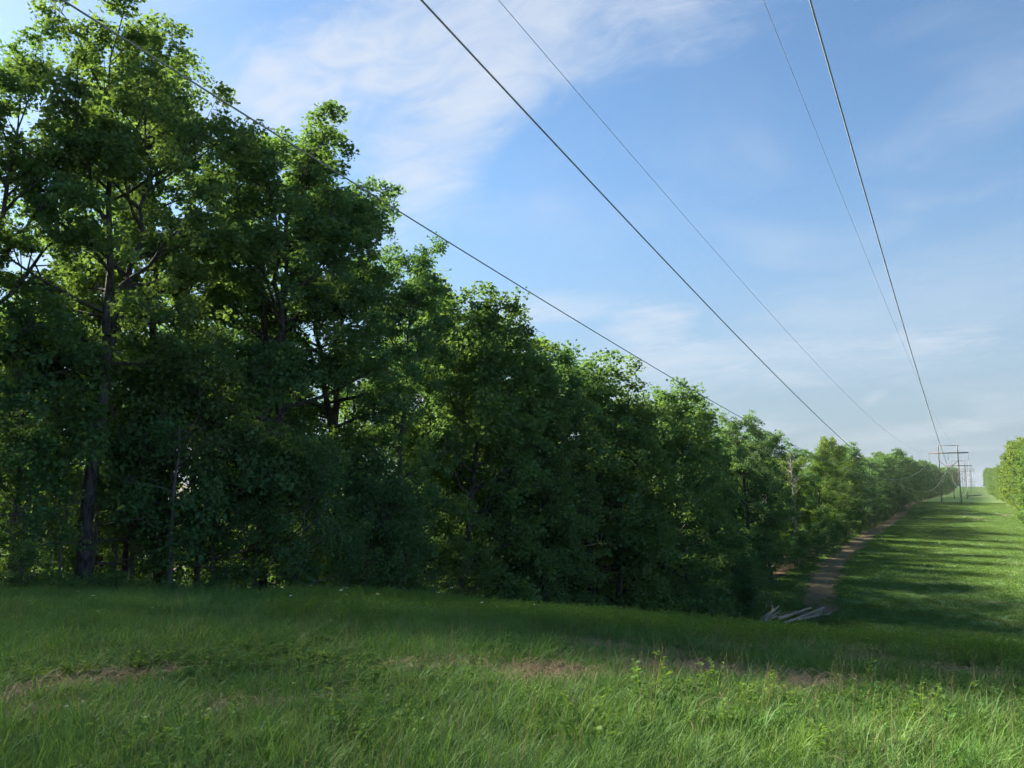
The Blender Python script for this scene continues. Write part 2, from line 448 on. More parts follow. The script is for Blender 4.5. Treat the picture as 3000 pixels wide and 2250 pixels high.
# ------------------------------------------------------------------ dirt track along the wood
def dirt_material():
    m, nt = new_mat('dirt_track')
    geo = N(nt, 'ShaderNodeNewGeometry'); P = vmath(nt, 'MULTIPLY', geo.outputs['Position'], (1, 1, 0))
    n2 = noise(nt, P, .45, 7, .7); n3 = noise(nt, P, 2.5, 7, .75)
    at = N(nt, 'ShaderNodeAttribute', attribute_name='edge')
    c = mixc(nt, n3, (.110, .082, .046), (.24, .185, .108))
    g = smooth(nt, math_n(nt, 'ADD', at.outputs['Fac'], math_n(nt, 'MULTIPLY_ADD', n2, 2.4, -1.15)), .28, .62)
    c = mixc(nt, g, c, mixc(nt, n3, (.045, .085, .022), (.09, .13, .04)))
    pr = N(nt, 'ShaderNodeBsdfPrincipled'); L(nt, c, pr.inputs['Base Color']); pr.inputs['Roughness'].default_value = .95
    pr.inputs['Specular IOR Level'].default_value = .1
    b = N(nt, 'ShaderNodeBump'); b.inputs['Strength'].default_value = .8; b.inputs['Distance'].default_value = .15
    L(nt, n3, b.inputs['Height']); L(nt, b.outputs[0], pr.inputs['Normal'])
    o = N(nt, 'ShaderNodeOutputMaterial'); L(nt, pr.outputs[0], o.inputs[0]); return m
ty = np.arange(86, 300, 1.0); nu = 13
tc_ = pchip([80, 95, 110, 150, 220, 290, 305], [-15.0, -16.6, -18.0, -19.6, -19.8, -18.9, -17.8])(ty) + .35 * (fbm(ty / 9.0, ty * 0 + 2, 2) - .5)
tw = pchip([80, 100, 150, 300], [1.9, 2.2, 2.2, 1.9])(ty)
u = np.linspace(-1, 1, nu)
jag = 1 + .55 * (np.stack([fbm(ty / 5.0 + 60, ty * 0 + s, 3) for s in (1, 9)], 1) - .5) * 2
TX = tc_[:, None] + np.where(u[None] < 0, jag[:, :1], jag[:, 1:]) * u[None] * tw[:, None]
TY = np.repeat(ty[:, None], nu, 1)
dip = -.05 * np.exp(-((np.abs(u) - .5) / .22)**2)[None]
TZ = ground_z(TX, TY) + .085 + dip - .06 * (np.abs(u) > .95)[None]
ii = (np.arange(len(ty) - 1)[:, None] * nu + np.arange(nu - 1)[None]).ravel()
me = mesh_np('dirt_track', np.stack([TX, TY, TZ], -1).reshape(-1, 3), None, np.stack([ii, ii + 1, ii + nu + 1, ii + nu], 1), [dirt_material()], None, True)
ed = np.maximum(np.abs(u)[None]**3 * .75 + .30 * np.exp(-(u / .22)**2)[None], 1 - sstep(84, 97, TY))
at = me.attributes.new('edge', 'FLOAT', 'POINT'); at.data.foreach_set('value', ed.astype(np.float32).ravel())
tag(link('dirt_track', me), kind='structure')

# ------------------------------------------------------------------ trees
def unit(v): return v / (np.linalg.norm(v) + 1e-9)
def leaves_mesh(C, D, leaf, mat, name, per=1, spread=.2, r=None):
    """C (n,3) cluster centres, D (n,3) cluster outward directions; per leaves around each, every leaf a folded blade"""
    r = r or rng
    n = len(C) * per
    dv = r.normal(size=(n, 3)); dv /= np.linalg.norm(dv, axis=1)[:, None]
    c = np.repeat(C, per, 0) + dv * np.array([1, 1, .72]) * (spread * 1.75 * r.random(n)**.45)[:, None]
    out = np.repeat(D, per, 0)
    ax = out * .6 + r.normal(size=(n, 3)) * .8 + np.array([0, 0, -.25]); ax /= np.linalg.norm(ax, axis=1)[:, None]
    nr = r.normal(size=(n, 3)) * .75 + np.array([0, 0, .75]) + out * .25
    nr -= ax * (nr * ax).sum(1)[:, None]; nr /= np.linalg.norm(nr, axis=1)[:, None] + 1e-9
    sd_ = np.cross(ax, nr)
    s = leaf * r.uniform(.5, 1.4, n)[:, None]
    w = .40 * r.uniform(.8, 1.2, n)[:, None]
    b = c; t = c + ax * s
    m1 = c + ax * s * .58 + sd_ * s * w - nr * s * .10
    m2 = c + ax * s * .58 - sd_ * s * w - nr * s * .10
    V = np.stack([b, m1, t, m2], 1).reshape(-1, 3)
    k = np.arange(n)[:, None] * 4
    F = np.concatenate([k + [0, 1, 2], k + [0, 2, 3]], 1).reshape(-1, 3)
    return mesh_np(name, V, F, None, [mat], None, False)

def tree_meshes(name, seed, H=18., base=.3, cr=4.2, prim=24, sec=7, ter=4, per=56, leaf=.13, spread=.20, wood='bark',
                leafm='leaf_oak', shape='oak', fork=None, drop=.12, r0=None, low_side=None, twigs=True, clear=None):
    r = np.random.default_rng(seed)
    r0 = r0 or .0125 * H
    trunk = MB(); br = MB()
    C = []; D = []
    nT = 14
    t = np.linspace(0, 1, nT)
    wob = np.cumsum(r.normal(size=(nT, 2)) * .10 * (H / 18), 0); wob -= wob[0]
    lean = r.normal(size=2) * .02 * H
    ax = np.stack([wob[:, 0] + lean[0]*t**1.4, wob[:, 1] + lean[1]*t**1.4, t * H * .93], 1)
    rad = r0 * (1 - t)**.85 * .9 + .012 + r0 * .55 * np.exp(-t * 26)
    trunk.tube(ax, rad, 10, True, .05)
    leaders = [(ax, rad, 0.0)]
    if fork:
        for k, (tf, az, sp) in enumerate(fork):
            i = int(tf * (nT - 1)); p0 = ax[i]; q = np.linspace(0, 1, 9)
            top = H * r.uniform(.86, .95) - p0[2]
            dirv = np.array([math.cos(az), math.sin(az), 0])
            pts = p0 + dirv[None] * (sp * (1 - (1 - q)**1.8))[:, None] + np.array([0, 0, 1])[None] * (q * top)[:, None]
            pts[1:-1, :2] += r.normal(size=(7, 2)) * .12
            rd = rad[i] * .8 * (1 - q)**.8 + .012
            trunk.tube(pts, rd, 8, False); leaders.append((pts, rd, p0[2] / H))
    def env(h):
        if shape == 'oak':
            x = (h - base) / (1 - base)
            return np.interp(x, [0, .12, .35, .6, .8, .93, 1.0], [.62, .9, 1.0, .95, .74, .46, .22])
        if shape == 'wall':
            x = (h - base) / (1 - base)
            return np.interp(x, [0, .1, .3, .6, .82, .94, 1.0], [.75, .95, 1.0, .9, .68, .42, .2])
        x = (h - base) / (1 - base)
        return np.interp(x, [0, .3, .7, 1.0], [.9, 1.0, .7, .2])
    ga = r.uniform(0, 6.28)
    for li, (lax, lrad, lt0) in enumerate(leaders):
        npm = prim if li == 0 else int(prim * .6)
        hs = lax[:, 2] / H
        for k in range(npm):
            lo = max(base, lt0 + .06)
            h = lo + (hs[-1] - .01 - lo) * ((k + r.uniform(.1, .9)) / npm)**.92
            if r.random() < drop: ga += 2.4; continue
            p0 = np.array([np.interp(h, hs, lax[:, j]) for j in range(3)])
            rb = np.interp(h, hs, lrad)
            ga += 2.4 + r.normal() * .35
            x = (h - base) / (1 - base)
            el = R(8 + 58 * x**1.2 + r.normal() * 9)
            Ln = cr * env(h) * r.uniform(.82, 1.06) / max(.5, math.cos(el * .8))
            if li: Ln *= .8
            Ln = min(Ln, (H * 1.0 - p0[2]) / max(.25, math.sin(el)) * .98 + .5)
            d0 = np.array([math.cos(ga) * math.cos(el), math.sin(ga) * math.cos(el), math.sin(el)])
            if low_side is not None and x < .35:
                d0 = unit(d0 + np.array([*low_side, 0]) * .5)
            q = np.linspace(0, 1, 6)
            curve = np.array([0, 0, 1.0]) * (.18 if x > .2 else .02) * Ln
            pts = p0 + d0[None] * (q * Ln)[:, None] + curve[None] * (q**2)[:, None]
            pts[1:] += np.cumsum(r.normal(size=(5, 3)) * .045 * Ln * np.array([1, 1, .6]), 0) * .7
            rl = min(rb * .62, .022 * Ln + .012)
            br.tube(pts, rl * (1 - q)**.8 + .010, 5, False)
            ns = max(3, int(sec * (.55 + .45 * Ln / cr)))
            for s_ in range(ns):
                u_ = .28 + .72 * (s_ + r.uniform(.2, .9)) / ns
                u_ = min(u_, 1.0)
                pp = np.array([np.interp(u_, q, pts[:, j]) for j in range(3)])
                sidev = unit(np.cross(d0, r.normal(size=3)))
                d1 = unit(d0 * .75 + sidev * r.uniform(.5, 1.0) + np.array([0, 0, .22]))
                L1 = Ln * r.uniform(.22, .42) * (1.1 - .45 * u_) + .25
                e1 = pp + d1 * L1 + np.array([0, 0, .06 * L1])
                br.tube(np.stack([pp, (pp + e1) / 2 + r.normal(size=3) * .05 * L1, e1]), [rl * .42 * (1.15 - u_) + .009, rl * .25 * (1.15 - u_) + .007, .005], 4, False)
                for t_ in range(ter):
                    w_ = r.uniform(.3, 1.0)
                    p2 = pp + (e1 - pp) * w_
                    d2 = unit(d1 * .55 + r.normal(size=3) * .7 + np.array([0, 0, .15]))
                    L2 = r.uniform(.25, .62) * (H / 18)**.5
                    e2 = p2 + d2 * L2
                    if twigs: br.tube(np.stack([p2, e2]), [.007, .004], 3, False)
                    C.append(e2 - d2 * L2 * .12); D.append(d2)
    C = np.array(C); D = np.array(D)
    if clear is not None:
        keep = C[:, 2] > clear; C = C[keep]; D = D[keep]
    tm = trunk.mesh(name + '_trunk', [M[wood]]); bm_ = br.mesh(name + '_branches', [M[wood]])
    lm = leaves_mesh(C, D, leaf, M[leafm], name + '_crown', per, spread, r)
    zz = np.zeros(len(lm.vertices)*3, np.float32); lm.vertices.foreach_get('co', zz); zz = zz.reshape(-1,3)
    wid = float(np.percentile(np.hypot(zz[:,0], zz[:,1]), 97))
    print(name, 'top', np.percentile(zz[:,2], 99.8), 'of', H, 'width', wid, 'leaves', len(zz)//4, 'wood', len(tm.polygons)+len(bm_.polygons))
    return tm, bm_, lm, float(np.percentile(zz[:,2], 99.8))
PROTO = {}
def proto(key, **kw): PROTO[key] = tree_meshes(key, **kw)
def place_tree(key, x, y, h, rot, label, group=None, name='broadleaf_tree', cat='tree', href=18., widen=1.0, sink=.12, leafmat=None, tilt=(0, 0)):
    tm, bm_, lm, href = PROTO[key]
    e = bpy.data.objects.new(name, None); col.objects.link(e); e.empty_display_size = .3
    e.location = (x, y, gz(x, y) - sink)
    s = h / href
    e.rotation_euler = (tilt[0], tilt[1], rot); e.scale = (s * widen, s * widen, s)
    tag(e, label, cat, group)
    link('trunk', tm, e); link('branches', bm_, e); c = link('crown', lm, e)
    if leafmat:
        c.material_slots[0].link = 'OBJECT'; c.material_slots[0].material = M[leafmat]
    return e

def mass(name, spots, frac, grow, mat, label):
    """a wood too far or too deep to tell its trees apart: one mesh of many crowns"""
    VV = []; n = 0
    for key, x, y, h, rot, widen in spots:
        lm, href = PROTO[key][2], PROTO[key][3]
        v = np.zeros(len(lm.vertices) * 3, np.float32); lm.vertices.foreach_get('co', v); v = v.reshape(-1, 4, 3).astype(float)
        v = v[rng.random(len(v)) < frac]
        c = v.mean(1, keepdims=True); v = c + (v - c) * grow
        s_ = h / href; v = v * np.array([s_ * widen, s_ * widen, s_])
        cr_, sr_ = math.cos(rot), math.sin(rot)
        v = np.stack([v[..., 0]*cr_ - v[..., 1]*sr_ + x, v[..., 0]*sr_ + v[..., 1]*cr_ + y, v[..., 2] + gz(x, y) - .1], -1)
        VV.append(v.reshape(-1, 3)); n += len(v)
    V = np.concatenate(VV); k = np.arange(n)[:, None] * 4
    F = np.concatenate([k + [0, 1, 2], k + [0, 2, 3]], 1).reshape(-1, 3)
    o = link(name, mesh_np(name, V, F, None, [M[mat]])); tag(o, label, 'wood', None, 'stuff'); return o

proto('oak_a', seed=11, base=.36, cr=3.15, prim=26, fork=[(.52, .6, 1.2)], drop=.10)
proto('oak_b', seed=23, base=.34, cr=3.1, prim=25, fork=[(.42, 2.6, 1.5), (.55, -1.0, 1.3)], drop=.14)
proto('oak_c', seed=37, base=.28, cr=2.9, prim=28, drop=.10)
proto('oak_d', seed=41, base=.22, cr=2.9, prim=30, drop=.08)
proto('wall_a', seed=53, base=.09, cr=2.9, prim=34, sec=6, ter=5, per=30, leaf=.185, spread=.28, shape='wall', leafm='leaf_mid', drop=.05, twigs=False)
proto('wall_b', seed=59, base=.07, cr=3.0, prim=34, sec=6, ter=5, per=30, leaf=.185, spread=.28, shape='wall', leafm='leaf_mid', drop=.05, twigs=False)
proto('wall_c', seed=61, base=.12, cr=2.8, prim=32, sec=6, ter=5, per=30, leaf=.185, spread=.28, shape='wall', leafm='leaf_mid', drop=.05, twigs=False)
proto('far_a', seed=71, base=.05, cr=4.2, prim=34, sec=5, ter=4, per=22, leaf=.31, spread=.37, shape='wall', leafm='leaf_mid', drop=.03, twigs=False)
proto('far_b', seed=73, base=.06, cr=4.0, prim=34, sec=5, ter=4, per=22, leaf=.31, spread=.37, shape='wall', leafm='leaf_mid', drop=.03, twigs=False)
proto('inner', seed=79, base=.45, cr=3.2, prim=18, sec=6, ter=4, per=30, leaf=.18, spread=.27, shape='oak', leafm='leaf_oak', drop=.1, twigs=False)
proto('sap_a', seed=83, H=6., base=.22, cr=1.9, prim=18, sec=6, ter=4, per=18, leaf=.12, spread=.19, shape='bush', leafm='leaf_low', r0=.055, wood='bark_pale')
proto('sap_b', seed=89, H=6., base=.12, cr=2.1, prim=20, sec=6, ter=4, per=18, leaf=.12, spread=.19, shape='bush', leafm='leaf_low', r0=.05, wood='bark_pale')
proto('shrub', seed=97, H=2., base=.10, cr=1.0, prim=14, sec=5, ter=3, per=12, leaf=.12, spread=.13, shape='bush', leafm='leaf_low', r0=.02)

# the trees of the wood edge whose trunks or crowns can be told apart: (photo x of trunk foot, lateral X, photo y of top, photo x of top, prototype, label)
def edge_tree(key, pxfoot, X, pxtop, pytop, rot, label, **kw):
    d = ray(pxfoot, 1735); t = X / d[0]; y = d[1] * t
    g = gz(X, y)
    tp = on_plane_x(pxtop, pytop, X)
    return place_tree(key, X, y, tp[2] - g, rot, label, **kw)
for i, yy in enumerate((-13, -8.5, -4, .5, 4.8)):  # oaks out of view, added to keep the near grass in shade
    place_tree(['oak_d', 'oak_c', 'oak_a', 'oak_c', 'oak_d'][i], -24 - (i % 2) * 1.5, yy, 20 + i % 3, 1.3 * i, 'unseen oak of the wood edge, added to shade the near rise', 'unseen oaks shading the near rise')
edge = [
 ('oak_d', -120, -25.0, -60, 70, .3, 'tall oak at the wood edge, beside the oak with the thick lichened trunk'),
 ('oak_a', 228, -24.0, 330, 36, 1.2, 'tallest oak, with thick lichened trunk, standing where grass meets the wood'),
 ('oak_c', 480, -27.0, 560, 215, 2.0, 'narrow oak behind the slim pale sapling stem'),
 ('oak_b', 775, -24.5, 800, 352, .2, 'open-crowned oak with forked dark trunk and sky showing through', 1.3),
 ('oak_a', 990, -25.5, 1005, 450, 4.1, 'oak with spreading limbs next to the forked open-crowned oak', 1.15),
 ('oak_d', 1165, -24.5, 1150, 670, 1.0, 'leafy oak whose crown steps down beside the spreading oak', .92),
]
for a in edge: edge_tree(*a[:7], widen=a[7] if len(a) > 7 else 1.12)
edge2 = [
 ('wall_a', 1330, -24.5, 1330, 850, .5, 'dense tree on the slope, first below the stepped oak'),
 ('wall_b', 1470, -25.0, 1480, 895, 1.7, 'dense tree on the slope, second below the stepped oak'),
 ('oak_d', 1590, -24.0, 1600, 1030, 2.9, 'dense tree with pale feathery top on the wooded slope'),
 ('wall_c', 1730, -24.5, 1735, 1032, 4.2, 'round-topped tree standing clear of the wooded slope'),
 ('wall_b', 1810, -23.5, 1800, 1075, 5.2, 'tree leaning against the round-topped tree on the slope'),
 ('wall_a', 1920, -23.8, 1915, 1122, .9, 'round dark tree above the hollow, beside the round-topped tree'),
 ('wall_c', 2010, -23.2, 2000, 1170, 2.2, 'small-crowned tree in the hollow below the round dark tree'),
 ('wall_a', 2090, -24.0, 2075, 1197, 3.0, 'light-topped tree next to the bare grey snag'),
 ('oak_d', 2200, -23.5, 2175, 1208, 3.6, 'broad tree behind the bare grey snag'),
 ('wall_b', 2262, -23.5, 2262, 1228, 3.9, 'rounded dark tree at the hollow near the log pile'),
]
for a in edge2:
    o = edge_tree(*a, widen=1.2)
sil = np.array([(1000, 440), (1100, 480), (1220, 600), (1260, 800), (1340, 870), (1450, 890), (1560, 1000), (1610, 1040), (1740, 1040), (1840, 1120), (1920, 1130), (2030, 1200), (2200, 1210), (2270, 1260)], float)
for i, px in enumerate(np.arange(1250, 2260, 84)):
    Xf = -27.6 - rng.uniform(0, 1.4); tpy = np.interp(px, sil[:, 0], sil[:, 1]) + rng.uniform(45, 110)
    edge_tree(['wall_a', 'wall_b', 'wall_c'][i % 3], px, Xf, px, tpy, rng.uniform(0, 6.28), 'tree filling the second row of the wooded slope', group='second row of the wooded slope', widen=1.15)
# rest of the left edge, past the hollow and along the dirt track
y = 108.0; k = 0
while y < 300:
    X = LEFT_EDGE(y) - rng.uniform(1.4, 4.4)
    h = rng.uniform(13.5, 20) * (1.0 if y < 190 else .93)
    key = ['wall_a', 'wall_b', 'wall_c'][k % 3] if y < 170 else ['far_a', 'far_b'][k % 2]
    lm_ = 'leaf_light' if 120 < y < 175 and k % 3 != 1 else None
    place_tree(key, float(X), y, h, rng.uniform(0, 6.28), 'leafy tree standing along the dirt track up the slope',
               'trees along the dirt track', leafmat=lm_, widen=rng.uniform(.85, 1.35))
    y += rng.uniform(4.3, 7.0); k += 1
y = 106.0
while y < 300:
    X = LEFT_EDGE(y) - rng.uniform(7.5, 10)
    place_tree(['far_a', 'far_b'][k % 2], float(X), y, rng.uniform(11, 17.5), rng.uniform(0, 6.28), 'leafy tree one row behind the trees of the dirt track',
               'trees behind the dirt track row', leafmat='leaf_light' if rng.random() < .3 else None)
    y += rng.uniform(6, 8); k += 1
y = 306.0; spots = []
while y < 860:
    for off in (2.5, 9):
        X = LEFT_EDGE(y) - off - rng.uniform(-.8, .8); a = (['far_a', 'far_b'][k % 2], float(X), y + rng.uniform(-2, 2), rng.uniform(15, 19), rng.uniform(0, 6.28)); k += 1
        if off < 5 and y < 480: place_tree(*a, 'distant tree lining the strip beyond the nearest timber frame, on the track side', 'distant trees on the track side')
        else: spots.append((*a, 1.0))
    y += rng.uniform(6, 9) if y < 500 else rng.uniform(9, 13)
y = 128.0
while y < 860:
    X = RIGHT_EDGE(y) + rng.uniform(1.8, 3.0)
    place_tree(['wall_a', 'far_a', 'wall_b', 'far_b'][k % 4] if y < 260 else ['far_a', 'far_b'][k % 2], float(X), y, rng.uniform(14.5, 20.5) * (1 if y < 300 else .85), rng.uniform(0, 6.28),
               'sunlit tree lining the mown strip opposite the dirt track', 'sunlit trees opposite the dirt track', widen=rng.uniform(.85, 1.25), leafmat='leaf_light' if k % 3 else 'leaf_mid')
    y += rng.uniform(4.5, 6.5) if y < 420 else rng.uniform(8, 12); k += 1
mass('distant_wood', spots, .45, 1.4, 'leaf_mid', 'distant wood behind the far trees, towards the skyline')

# trees standing inside the wood
inner = 0
for row, (off, step, hmin, hmax) in enumerate(((5.5, 5.5, 15, 18), (11, 6.5, 14, 17), (17, 7, 13, 16.5), (25, 8, 12, 16))):
    y = -14.0 + row * 1.7
    while y < 104:
        X = -24.5 - off + rng.uniform(-1.4, 1.4)
        yy = y + rng.uniform(-1.5, 1.5)
        key = ['inner', 'oak_c', 'inner', 'oak_a'][inner % 4] if yy < 45 else ['wall_c', 'far_a', 'wall_a'][inner % 3]
        place_tree(key, X, yy, rng.uniform(hmin, hmax) * (1.0 if yy < 45 else 1.12), rng.uniform(0, 6.28), 'tree standing inside the wood behind its edge', 'trees inside the wood')
        y += step * rng.uniform(.85, 1.2); inner += 1

spots = []; y = -30.0
while y < 100:
    for off in (26, 33):
        spots.append((['far_a', 'far_b'][inner % 2], -24 - off + rng.uniform(-1.5, 1.5), y + rng.uniform(-1, 1), rng.uniform(8.5, 12), rng.uniform(0, 6.28), 1.5)); inner += 1
    y += rng.uniform(4, 5.5)
mass('inner_thicket', spots, .40, 1.5, 'leaf_mid', 'dense low thicket closing the far side of the wood')

# saplings and low growth under the edge
sap = [(490, -23.2, 480, 1150, 'sap_a'), ]
def sapling(px, X, h, key, label, group, rot=None, href=6., name='sapling', cat='sapling', widen=1.0):
    d = ray(px, 1735); t = X / d[0]; y = float(d[1] * t)
    return place_tree(key, X, y, h, rng.uniform(0, 6.28) if rot is None else rot, label, group, name, cat, href, widen, .04)
for px, X, h, key, label in [
    (870, -21.8, 6.6, 'sap_b', 'full leafy sapling spreading in front of the forked dark trunk'),
    (1020, -21.6, 4.2, 'sap_b', 'leafy sapling spreading before the spreading oak'),
    (620, -23.2, 5.2, 'sap_a', 'sapling with drooping leaves beside the slim pale stem'),
    (1180, -21.4, 5.0, 'sap_b', 'leafy sapling at the bend of the wood edge'),
    (1130, -22.2, 6.8, 'sap_a', 'tall thin sapling beside the stepped oak'),
    (330, -24.6, 6.0, 'sap_a', 'sapling behind the thick lichened trunk'),
    (60, -23.6, 5.4, 'sap_a', 'sapling between the two tallest oaks')]:
    sapling(px, X, h, key, label, None)
for i in range(11):
    px = 40 + i * 110 + rng.uniform(-15, 15)
    sapling(px, -23.4 - rng.uniform(0, 2.2), rng.uniform(5.5, 10), ['sap_a', 'sap_b'][i % 2], 'young tree with drooping leaves among the near oaks', 'young trees among the near oaks')
for i in range(46):
    y = rng.uniform(20, 100)
    X = LEFT_EDGE(y) + rng.uniform(-1.8, .5)
    place_tree(['sap_a', 'sap_b'][i % 2], float(X), y, rng.uniform(4, 8), rng.uniform(0, 6.28), 'understorey sapling filling the foot of the wooded slope', 'saplings at the foot of the wooded slope', 'sapling', 'sapling', 6., 1.15, .05)
for i in range(40):
    y = rng.uniform(0, 44); X = rng.uniform(-44, -26.5)
    place_tree(['sap_a', 'sap_b'][i % 2], float(X), y, rng.uniform(3.5, 7.5), rng.uniform(0, 6.28), 'thin sapling in the dark inside of the wood', 'saplings inside the wood', 'sapling', 'sapling', 6., 1.0, .05)
for px, X, h, label in [(60, -20.6, 1.5, 'bright green shrub at the grass edge beneath the two tallest oaks'), (330, -22.2, 1.0, 'low shrub at the foot of the thick lichened trunk'),
                        (620, -22.2, .9, 'low shrub at the foot of the slim pale stem'), (900, -20.8, 1.2, 'low shrub beneath the full leafy sapling'),
                        (1080, -20.2, 1.3, 'low shrub where the grass bank starts to fall')]:
    sapling(px, X, h, 'shrub', label, None, None, 2., 'shrub', 'shrub', 1.3)
for i in range(60):
    y = rng.uniform(108, 290); X = LEFT_EDGE(y) + rng.uniform(-.6, .8)
    place_tree('sap_b', float(X), y, rng.uniform(3, 6), rng.uniform(0, 6.28), 'leafy shrub under the trees of the dirt track', 'shrubs under the dirt track trees', 'shrub', 'shrub', 6., 1.4, .2)

# slim pale stems of young trees at the edge of the wood
def bare_stem(name, foot_px, X, pts_px, r0, mat, label, cat='tree', group=None, twig=0):
    d = ray(foot_px, 1735); y = d[1] * X / d[0]
    e = bpy.data.objects.new(name, None); col.objects.link(e); z0 = gz(X, y) - .08; e.location = (X, y, z0)
    tag(e, label, cat, group)
    P = [np.array([0, 0, 0.])]
    for px, py in pts_px: P.append(on_plane_x(px, py, X) - np.array([X, y, z0]))
    P = np.array(P); P[1:, 0] += rng.normal(size=len(P) - 1) * .05
    q = np.linspace(0, 1, len(P)); qq = np.linspace(0, 1, 14)
    PP = np.stack([np.interp(qq, q, P[:, j]) for j in range(3)], 1)
    mb = MB(); mb.tube(PP, r0 * (1 - qq * .72), 8, True, .04)
    link('trunk', mb.mesh(name, [M[mat]]), e)
    if twig:
        tb = MB()
        for k in range(twig):
            t = rng.uniform(.25, 1.0); p = np.array([np.interp(t, qq, PP[:, j]) for j in range(3)])
            d0 = unit(np.array([rng.normal(), rng.normal(), rng.uniform(.1, .9)])); ln = rng.uniform(.7, 2.4) * (1.2 - t * .6)
            s = np.linspace(0, 1, 5)
            pts = p + d0[None] * (s * ln)[:, None] + np.cumsum(rng.normal(size=(5, 3)) * .07 * ln, 0) * s[:, None]
            tb.tube(pts, (1 - s) * .018 + .005, 4, False)
            for j in range(3):
                p2 = pts[1 + j]; tb.tube(np.stack([p2, p2 + unit(d0 + rng.normal(size=3) * .8) * ln * .4]), [.007, .003], 3, False)
        link('branches', tb.mesh(name + '_branches', [M[mat]]), e)
    return e
bare_stem('young_tree', 490, -22.6, [(500, 1650), (499, 1580), (508, 1500), (511, 1420), (522, 1330), (525, 1250)], .10, 'bark_pale', 'slim pale leaning stem rising from the grass edge', twig=8)
bare_stem('young_tree', 575, -24.4, [(578, 1600), (582, 1470), (590, 1300)], .11, 'bark_pale', 'short pale stem just inside the wood beside the slim leaning stem', twig=4)
bare_stem('young_tree', 175, -23.8, [(180, 1600), (195, 1480), (200, 1350)], .05, 'bark_pale', 'thin crooked stem in front of the thick lichened trunk', twig=8)
bare_stem('young_tree', 50, -23.4, [(58, 1640), (68, 1560), (72, 1480)], .05, 'bark_pale', 'thin stem near the bright green shrub', twig=10)
bare_stem('young_tree', 360, -25.6, [(365, 1600), (372, 1450), (380, 1200)], .13, 'bark', 'dark straight stem between thick lichened trunk and slim leaning stem', twig=5)
bare_stem('young_tree', 1135, -22.3, [(1138, 1640), (1145, 1560), (1150, 1500)], .05, 'bark_pale', 'thin grey stem under the stepped oak', twig=6)

# bare grey snag on the slope
def snag():
    X = -23.0; y = float(ray(2318, 1400)[1] * X / ray(2318, 1400)[0]); g = gz(X, y)
    mbx = MB(); bb = MB()
    e = bpy.data.objects.new('dead_tree', None); col.objects.link(e); e.location = (X, y, g - .1)
    tag(e, 'bare grey dead tree standing at the wood edge above the log pile', 'dead tree')
    q = np.linspace(0, 1, 12); H = 17.0
    P = np.stack([.3 * q + .2*np.sin(q*5), .2 * np.sin(q*4), q * H], 1)
    mbx.tube(P, .17 * (1 - q)**.8 + .02, 8, True, .04)
    for k in range(26):
        t = rng.uniform(.35, .98); p = np.array([np.interp(t, q, P[:, j]) for j in range(3)])
        az = rng.uniform(0, 6.28); el = R(rng.uniform(25, 65)); ln = rng.uniform(1.2, 3.4) * (1.25 - t * .7)
        d0 = np.array([math.cos(az)*math.cos(el), math.sin(az)*math.cos(el), math.sin(el)])
        s = np.linspace(0, 1, 5); pts = p + d0[None] * (s * ln)[:, None] + np.cumsum(rng.normal(size=(5, 3)) * .06 * ln, 0) * s[:, None]
        bb.tube(pts, .05 * (1 - s) + .012, 5, False)
        for j in range(4):
            p2 = pts[1 + j % 4]; bb.tube(np.stack([p2, p2 + unit(d0 + rng.normal(size=3) * .7) * ln * .45]), [.022, .008], 4, False)
    link('trunk', mbx.mesh('snag_trunk', [M['dead']]), e); link('branches', bb.mesh('snag_branches', [M['dead']]), e)
snag()

# a long bare bough arching out of the slope
def bough():
    X = -21.8
    pts = [on_plane_x(px, py, X) for px, py in ((1600, 1660), (1640, 1625), (1690, 1603), (1760, 1592), (1830, 1598))]
    pts = np.array(pts); mb = MB()
    g = np.array([pts[0][0] - 1.6, pts[0][1] - .9, gz(pts[0][0] - 1.6, pts[0][1] - .9) - .1])
    P = np.concatenate([[g], pts]); q = np.linspace(0, 1, len(P)); qq = np.linspace(0, 1, 16)
    PP = np.stack([np.interp(qq, q, P[:, j]) for j in range(3)], 1)
    o0 = PP[0].copy(); mb.tube(PP - o0, .032 * (1 - qq) + .010, 6)
    for k in range(12):
        i = rng.integers(5, 15); d0 = unit(np.array([rng.normal() * .4, 1.0, rng.normal() * .5]))
        mb.tube(np.stack([PP[i] - o0, PP[i] - o0 + d0 * rng.uniform(.5, 1.6)]), [.016, .006], 4, False)
    o = link('bare_bough', mb.mesh('bare_bough', [M['dead']])); o.location = o0
    tag(o, 'long bare grey bough arching out over the grass bank', 'branch')
bough()

